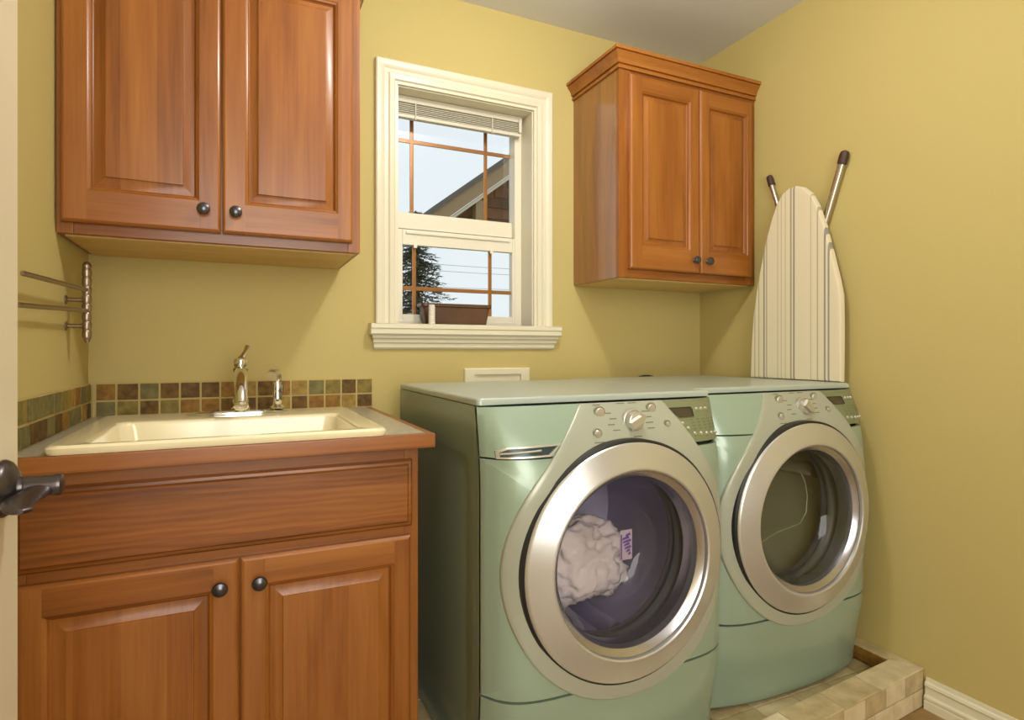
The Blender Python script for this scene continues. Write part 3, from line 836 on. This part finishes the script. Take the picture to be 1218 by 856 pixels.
    # controls
    def on(x, z, off=.007): return W(x, F(x, z) - off, z)
    def dial(x, z, prof, nm, mt, n=24, par=fs):
        m = MB(); m.lathe(on(x, z), (0, -1, .0), prof, n); return m.build(nm, mt, par)
    kx, kz = .040, .862
    dial(kx, kz, [(.030, -.004), (.030, .003), (.0285, .004), (.026, .004), (.0255, .002)], 'dial_ring', 'silver')
    kb = dial(kx, kz, [(.0245, 0), (.0245, .006), (.022, .016), (.018, .018), (.002, .019)], 'program_knob', 'silver')
    m = MB(); ang = math.radians(28 if washer else -38)
    ca, sa = math.cos(ang), math.sin(ang); o = on(kx, kz)
    def g(u, v, y): return (o[0] + u * ca - v * sa, o[1] - y, o[2] + u * sa + v * ca)
    m.loft([[g(-.024, -.012, .0185), g(.012, -.012, .0185), g(.030, 0, .0185), g(.012, .012, .0185), g(-.024, .012, .0185)],
            [g(-.022, -.009, .026), g(.012, -.008, .026), g(.028, 0, .024), g(.012, .008, .026), g(-.022, .009, .026)]], True, True)
    m.build('knob_grip', 'silver', kb, smooth=20)
    for x, z, r in ((-.048, .884, .0125), (-.072, .838, .0095), (.108, .888, .0115), (.140, .850, .0065)):
        dial(x, z, [(r + .003, -.004), (r + .003, .0015), (r + .001, .002)], 'button_ring', 'panel', 20)
        dial(x, z, [(r, 0), (r, .003), (r * .8, .0055), (.001, .006)], 'push_button', 'silver', 20)
    m = MB(); o = [(.168, .886), (.236, .886), (.240, .882), (.236, .864), (.192, .864), (.184, .868)]
    def lp2(sc_, off): return [W(.212 + (x - .212) * sc_, F(.212 + (x - .212) * sc_, .875 + (z - .875) * sc_) - off, .875 + (z - .875) * sc_) for x, z in o]
    m.loft([lp2(1.08, .001), lp2(1.08, .006), lp2(1.0, .006), lp2(1.0, .004)], False, True)
    m.build('display', 'lcd', cp, smooth=20)
    bl_ = [(.258, .880), (.276, .880), (.294, .880)] + [(.222, .822), (.244, .821), (.266, .820), (.288, .819), (.310, .818)] + ([(.192, .848), (.205, .836)] if washer else [])
    for x, z in bl_: 
        m = MB(); m.lathe(W(x, F(x, z) - .003, z), (0, -1, 0), [(.0048, -.001), (.0048, .002), (.0035, .004), (.001, .0045)], 14); m.build('indicator_button', 'silver', cp)
    # printed legends (unreadable small print round the dial and over the buttons)
    m = MB(); rnd = random.Random(5)
    def bar(x0, x1, z, h=.0022, off=.0074): m.face([W(x0, F(x0, z) - off, z), W(x1, F(x1, z) - off, z), W(x1, F(x1, z + h) - off, z + h), W(x0, F(x0, z + h) - off, z + h)])
    for k in range(4):
        zz = .842 + k * .013
        x = -.002 - .010 * (k % 2); bar(x - .024, x - .004, zz)
        bar(kx + .036, kx + .036 + rnd.uniform(.014, .026), zz)
    bar(kx - .03, kx - .006, .902, .002); bar(kx + .004, kx + .03, .902, .002); bar(kx - .012, kx + .012, .825); bar(-.086, -.058, .818); bar(-.060, -.038, .9005, .002)
    m.build('printed_legend', 'legend', fs, smooth=0, kind='stuff')
    m = MB()
    for r in range(4):
        for c in range(5):
            x = .222 + c * .021; z = .832 + r * .0075
            bar(x, x + .010, z, .002, .0036)
    m.build('printed_legend', 'legend', cp, smooth=0, kind='stuff')
    if washer:   # lilac film with a purple print stuck on the inside of the door glass
        m = MB(); yy = yd + .0
        sx_, sz_ = -.004, DZ + .035
        m.box(X + sx_ - .024, X + sx_ + .010, Y + yy - .0012, Y + yy + .0, Z + sz_ - .032, Z + sz_ + .038)
        st = m.build('sticker', 'lilac', rg)
        m = MB()
        for k, (a_, b_) in enumerate(((-.010, .006), (-.019, .002), (-.017, .008), (-.014, .004), (-.012, .008), (-.008, .005), (-.003, .007))):
            zz = sz_ + .026 - k * .0074
            m.face([(X + sx_ + a_, Y + yy - .0016, Z + zz - .004), (X + sx_ + b_, Y + yy - .0016, Z + zz - .001), (X + sx_ + b_ - .003, Y + yy - .0016, Z + zz + .005), (X + sx_ + a_ + .002, Y + yy - .0016, Z + zz + .001)])
        m.box(X + sx_ - .022, X + sx_ - .019, Y + yy - .0019, Y + yy - .0013, Z + sz_ - .03, Z + sz_ + .028)
        m.build('purple_print', 'purple', st)
    # levelling feet
    for x in (-.29, .29):
        for y in (.06, DP - .06):
            m = MB(); m.lathe(W(x, y, 0), (0, 0, 1), [(.02, 0), (.02, .006), (.008, .008), (.008, .012)], 12); m.build('foot', 'black', t)
    return t, yd
PZ = .069
WXc, WYc = .842, 1.249
DXc, DYc = 1.5375, 1.325
wm, yd = machine(WXc, WYc, PZ, True)
dm, _ = machine(DXc, DYc, PZ, False)

# ---- laundry in the washer drum
def garment(nm, label, c, r, seed, m, sq=1.0):
    bm = bmesh.new(); bmesh.ops.create_icosphere(bm, subdivisions=5, radius=1)
    for v in bm.verts:
        d = v.co.copy(); n1 = noise.noise(d * 1.6 + Vector((seed, 0, 0))); n2 = abs(noise.noise(d * 3.4 + Vector((0, seed, 0))))
        n3 = abs(noise.noise(d * 7 + Vector((0, 0, seed))))
        s_ = 1 + .30 * n1 - .34 * n2 + .12 * n3
        v.co = Vector((d.x * r[0], d.y * r[1], d.z * r[2])) * s_ + Vector(c)
    mb = MB(); mb.bm(bm)
    tag(mb.build(nm, m, loc=(c[0], c[1], c[2] - r[2]), smooth=0), label, 'laundry')
    for p in bpy.context.scene.objects[-1].data.polygons: p.use_smooth = True
dy = WYc + yd
garment('laundry', 'pale crumpled cotton laundry lying in the drum behind the washing machine glass', (WXc + .012, dy + .256, PZ + DZ - .085), (.160, .075, .112), 3.1, 'cloth')

# ------------------------------------------------------------------ wall box behind the washer, cord behind the dryer
ub = thing('utility_box', 'cream plastic washer outlet box on the back wall behind the washing machine', 'outlet box', (.916, D, .84))
mb = MB(); x0, x1, z0, z1 = .780, 1.054, .84, 1.036
L = [rect(x0, x1, z0, z1, D - .0005), rect(x0, x1, z0, z1, D - .012), rect(x0 + .004, x1 - .004, z0 + .004, z1 - .004, D - .016), rect(x0 + .040, x1 - .040, z0 + .024, z1 - .024, D - .016), rect(x0 + .040, x1 - .040, z0 + .024, z1 - .024, D - .005)]
mb.loft(L, False, False); mb.build('box_flange', 'cream', ub, smooth=20)
mb = MB(); mb.box(x0 + .038, x1 - .038, D - .0065, D - .001, z0 + .022, z1 - .022); mb.build('box_back', 'cream', ub)
pts = [(1.545, 2.034, .90), (1.55, 2.036, .975)] + [(1.556 + .013 * k, 2.038, .9905 + .003 * math.sin(PI * k / 5)) for k in range(6)] + [(1.626, 2.036, .975), (1.631, 2.034, .90)]
mb = MB(); mb.tube(pts, .0065, 10)
mb.build('power_cord', 'black', dm)['label'] = 'black power cord looping up behind the worktop'

# ------------------------------------------------------------------ tiled platform under the machines
pf = thing('tiled_platform', 'beige stone-tiled drain platform with a raised curb under the washing machine and dryer', 'platform', (1.2, 1.6, 0))
ct_ = .119
x0p = .44
yf_ = lambda x: 1.116 - .085 * (XR - x)      # front face line
yi_ = lambda x: yf_(x) + .083                # inner line of the front curb
xi = 1.8865                                   # inner line of the right curb
def quadbox(m, a, b, c, d, z0, z1, bev=.0015):   # a,b,c,d plan corners counter-clockwise
    bm = bmesh.new()
    vb = [bm.verts.new((p[0], p[1], z0)) for p in (a, b, c, d)]; vt = [bm.verts.new((p[0], p[1], z1)) for p in (a, b, c, d)]
    bm.faces.new(vb[::-1]); bm.faces.new(vt)
    for i in range(4): bm.faces.new((vb[i], vb[(i + 1) % 4], vt[(i + 1) % 4], vt[i]))
    if bev: bmesh.ops.bevel(bm, geom=list(bm.edges), offset=bev, segments=1, affect='EDGES')
    m.bm(bm)
mb = MB(); g_ = .006
quadbox(mb, (x0p, yf_(x0p) + g_), (XR - .001, yf_(XR) + g_), (XR - .001, D - .001), (x0p, D - .001), .0005, .060, 0)
quadbox(mb, (x0p, yf_(x0p) + g_), (XR - .001, yf_(XR) + g_), (XR - .001, yi_(XR) - g_), (x0p, yi_(x0p) - g_), .0005, ct_ - .006, 0)
quadbox(mb, (xi + g_, yi_(XR) - .02), (XR - .001, yi_(XR) - .02), (XR - .001, D - .001), (xi + g_, D - .001), .0005, ct_ - .006, 0)
mb.build('mortar_bed', 'grout2', pf)
random.seed(21)
st_ = lambda: 'stone%d' % random.randrange(3)
def ptile(a, b, c, d, z0, z1, m=None):
    q = MB(); quadbox(q, a, b, c, d, z0, z1); return q.build('tile', m or st_(), pf, smooth=0)
# cap tiles on the front curb, the last one mitred against the right-hand cap
xs = [x0p, .62, .80, .98, 1.16, 1.34, 1.52, 1.70]
for a, b in zip(xs[:-1], xs[1:]): ptile((a + .0015, yf_(a)), (b - .0015, yf_(b)), (b - .0015, yi_(b)), (a + .0015, yi_(a)), ct_ - .0065, ct_)
ptile((1.7015, yf_(1.7)), (XR - .001, yf_(XR)), (xi + .002, yi_(xi)), (1.7015, yi_(1.7)), ct_ - .0065, ct_, 'stone0')
ys_ = [yi_(xi), 1.40, 1.62, 1.84, D - .002]
ptile((XR - .0008, yf_(XR) + .004), (XR - .0008, 1.3985), (xi, 1.3985), (xi, yi_(xi) + .003), ct_ - .0065, ct_, 'stone1')
for a, b in zip(ys_[1:-1], ys_[2:]): ptile((xi, a + .0015), (XR - .0008, a + .0015), (XR - .0008, b - .0015), (xi, b - .0015), ct_ - .0065, ct_)
# front face: two staggered rows
for r, (z0, z1) in enumerate(((.001, .054), (.057, ct_ - .0068))):
    x = XR - .002; k = 0
    while x > .5:
        wd = .105 if (k or r) else .06
        a = max(x - wd, x0p)
        ptile((a + .0015, yf_(a) + .0004), (x - .0015, yf_(x) + .0004), (x - .0015, yf_(x) + g_ + .001), (a + .0015, yf_(a) + g_ + .001), z0, z1)
        x = a; k += 1
# inner face strips and pan floor
for a, b in ((yi_(xi), 1.36), (1.36, 1.52), (1.52, 1.68), (1.68, 1.84), (1.84, D - .004)):
    ptile((xi, a + .0015), (xi + g_ + .001, a + .0015), (xi + g_ + .001, b - .0015), (xi, b - .0015), .0695, ct_ - .0068, random.choice(('slate2', 'slate5')))
xs = [.46, .61, .76, .91, 1.06, 1.21, 1.36, 1.51, 1.66, 1.81, xi - .001]
ysf = [0, 1.25, 1.40, 1.55, 1.70, 1.85, 2.0, D - .002]
for a, b in zip(xs[:-1], xs[1:]):
    for c, d in zip(ysf[:-1], ysf[1:]):
        ya, yb = (yi_(a) + .0005, yi_(b) + .0005) if c == 0 else (c + .0015, c + .0015)
        ptile((a + .0015, ya), (b - .0015, yb), (b - .0015, d - .0015), (a + .0015, d - .0015), .059, .0688)

# ------------------------------------------------------------------ ironing board standing on the dryer against the right wall
iz = PZ + MH + .0015
ibx = 1.886
ib = thing('ironing_board', 'upright ironing board with striped cream cover standing on the dryer by the right wall', 'ironing board', (ibx, 1.552, iz))
half = [(0, .001), (.05, .0015), (.15, .001), (.25, 0), (.335, 0)]
out_l = [(1.742, iz), (1.738, iz + .12), (1.728, iz + .24), (1.712, iz + .34), (1.690, iz + .44), (1.664, iz + .54), (1.636, iz + .62), (1.612, iz + .672), (1.585, iz + .704), (1.560, iz + .716)]
out_r = [(1.352, iz), (1.350, iz + .12), (1.350, iz + .22), (1.352, iz + .30), (1.362, iz + .35), (1.385, iz + .44), (1.415, iz + .55), (1.440, iz + .62), (1.468, iz + .675), (1.500, iz + .705), (1.530, iz + .717)]
outline = out_r + out_l[::-1]
cy_, cz_ = 1.55, iz + .3
def ring_ib(s_, x): return [(x, cy_ + (y - cy_) * s_, max(iz, cz_ + (z - cz_) * (1 - (1 - s_) * .6))) for y, z in outline]
mb = MB()
mb.loft([ring_ib(.985, ibx + .014), ring_ib(1.0, ibx + .010), ring_ib(1.0, ibx - .006), ring_ib(.985, ibx - .011), ring_ib(.95, ibx - .013)], True, True)
mb.build('cover', 'stripes', ib, smooth=40)
mb = MB(); mb.loft([ring_ib(.93, ibx + .0145), ring_ib(.93, ibx + .0175)], True, True); mb.build('board_deck', 'steel', ib, smooth=30)
def leg(p0, p1, x, r=.0125):
    p0 = Vector((x, *p0)); p1 = Vector((x, *p1)); d = (p1 - p0).normalized()
    m = MB(); m.tube([p0, p0.lerp(p1, .5), p1], r, 14); l = m.build('leg', 'steel', ib)
    m = MB(); m.lathe(p1 - d * .036, d, [(r + .0005, 0), (r + .0035, .002), (r + .0035, .030), (r + .0015, .042), (r * .5, .047)], 16); m.build('foot_cap', 'rubber', l)
leg((1.535, iz + .30), (1.368, iz + .792), 1.9205)
leg((1.52, iz + .30), (1.686, iz + .792), 1.9205 - .0001, .0100)

# ------------------------------------------------------------------ outside: neighbouring house, fir tree, wires
hs = thing('porch_roof', 'brown gabled porch roof with tan rake board seen through the upper sash', 'roof', (5.2, 8.5, -.6))
hy0 = 7.0
ex, ez, sl = 2.18, 2.79, .765              # lower end of the rake on the front plane and its slope
pk = 5.2; pz = ez + (pk - ex) * sl
def rk(x): return ez + (min(x, 2 * pk - x) - ex) * sl
for s in (0, 1):
    f = lambda x: 2 * pk - x if s else x
    mb = MB(); A = [(f(ex), rk(ex)), (f(pk), rk(pk)), (f(pk), rk(pk) + .07), (f(ex), rk(ex) + .07)]
    mb.loft([[(x, hy0 - .04, z) for x, z in A], [(x, hy0 + 3, z) for x, z in A]], True, True)
    mb.build('roof_slope', 'roof', hs, smooth=0)
    mb = MB(); A = [(f(ex + .06), rk(ex + .06) - .20), (f(pk), rk(pk) - .20), (f(pk), rk(pk)), (f(ex), rk(ex)), (f(ex - .02), rk(ex) - .08)]
    mb.loft([[(x, hy0, z) for x, z in A], [(x, hy0 + .05, z) for x, z in A]], True, True); mb.build('rake_board', 'fascia_board', hs, smooth=0)
    mb = MB(); A = [(f(ex + .10), rk(ex + .10) - .26), (f(pk), rk(pk) - .26), (f(pk), rk(pk) - .215), (f(ex + .06), rk(ex + .06) - .215)]
    mb.loft([[(x, hy0 + .02, z) for x, z in A], [(x, hy0 + .3, z) for x, z in A]], True, True); mb.build('rake_trim', 'soffit', hs, smooth=0)
zb = 2.70
mb = MB(); wx0 = 2.52; wx1 = 2 * pk - wx0
A = [(wx0, zb), (wx1, zb), (wx1, rk(wx1) - .22), (pk, pz - .22), (wx0, rk(wx0) - .22)]
mb.loft([[(x, hy0 + .25, z) for x, z in A], [(x, hy0 + .35, z) for x, z in A]], True, True); mb.build('gable_wall', 'shingle', hs, smooth=0)
z = zb + .02; k = 0
while z < pz - .5:
    lo = max(wx0, ex + (z + .13 + .24 - ez) / sl); hi = 2 * pk - lo
    if hi - lo > .3:
        mb = MB(); mb.loft([[(x, hy0 + .225, z), (x, hy0 + .2495, z), (x, hy0 + .2495, z + .14), (x, hy0 + .243, z + .14)] for x in (lo, hi)], True, True)
        mb.build('siding_board', 'shingle' if k % 2 else 'shingle2', hs, smooth=0)
    z += .145; k += 1
mb = MB(); mb.box(wx0 - .1, wx1 + .1, hy0 + .1, hy0 + .34, zb - .16, zb); mb.build('tie_beam', 'shingle2', hs)
for x, w_ in ((2.80, .10), (3.95, .12)):
    mb = MB(); mb.box(x, x + w_, hy0 + .06, hy0 + .2, zb, rk(x) - .22); mb.build('gable_strut', 'fascia_board', hs)
for x, y in ((3.75, hy0 + .14), (wx1 - .2, hy0 + .14), (4.9, hy0 + 2.6), (wx1 - .2, hy0 + 2.6)):
    if True:
        mb = MB(); mb.box(x, x + .16, y, y + .16, -.6, zb - .158); mb.build('post', 'shingle2', hs)
mb = MB(); mb.box(4.9, wx1 + .02, hy0 + 2.6, hy0 + 2.76, zb - .16, zb); mb.build('tie_beam', 'shingle2', hs)

random.seed(3)
tp = Vector((4.25, 15.0, 0))
tree = thing('fir_tree', 'dark green fir tree seen through the left of the lower sash', 'tree', (tp.x, tp.y, -.6))
mb = MB(); mb.tube([(tp.x, tp.y, -.6), (tp.x + .03, tp.y, 2), (tp.x, tp.y, 4.75)], [.16, .10, .02], 10); mb.build('trunk', 'bark', tree)
mb = MB()
z = .1
while z < 4.75:
    rad = .14 + .40 * max(0, 4.75 - z)
    for k in range(14):
        a = random.uniform(0, 2 * PI); ln = rad * random.uniform(.55, 1.1)
        d = Vector((math.cos(a), math.sin(a), 0))
        prev = Vector((tp.x, tp.y, z))
        for q in range(1, 7):
            t_ = q / 6
            p = Vector((tp.x, tp.y, z)) + d * ln * t_ + Vector((0, 0, -.30 * ln * t_ * t_ + .12 * ln * t_ ** 4))
            for w_ in range(5):
                b = prev.lerp(p, random.random()); sd = Vector((random.uniform(-1, 1), random.uniform(-1, 1), random.uniform(-.9, .35))).normalized()
                tipv = b + sd * random.uniform(.05, .13) + d * .04; sv = sd.cross(d + Vector((0, 0, .3))).normalized() * random.uniform(.010, .022)
                mb.face([b - sv, b + sv, tipv])
            prev = p
    z += .085
mb.build('foliage', 'needles', tree, smooth=0, kind='stuff')
for i, (z0, z1) in enumerate(((4.45, 4.36), (4.22, 4.14), (3.58, 3.64))):
    mb = MB(); pts = []
    for k in range(17):
        u = k / 16; pts.append((-2 + 18 * u, 20, z0 + (z1 - z0) * u - .25 * 4 * u * (1 - u)))
    mb.tube(pts, .007, 6)
    tag(mb.build('power_line', 'wire', loc=(7, 20, z0)), ('topmost', 'middle', 'lowest')[i] + ' thin grey wire crossing the sky through the lower sash', 'wire', None)
mb = MB(); mb.box(-25, 45, 3.2, 60, -.7, -.6); mb.build('ground', 'ground', kind='structure')
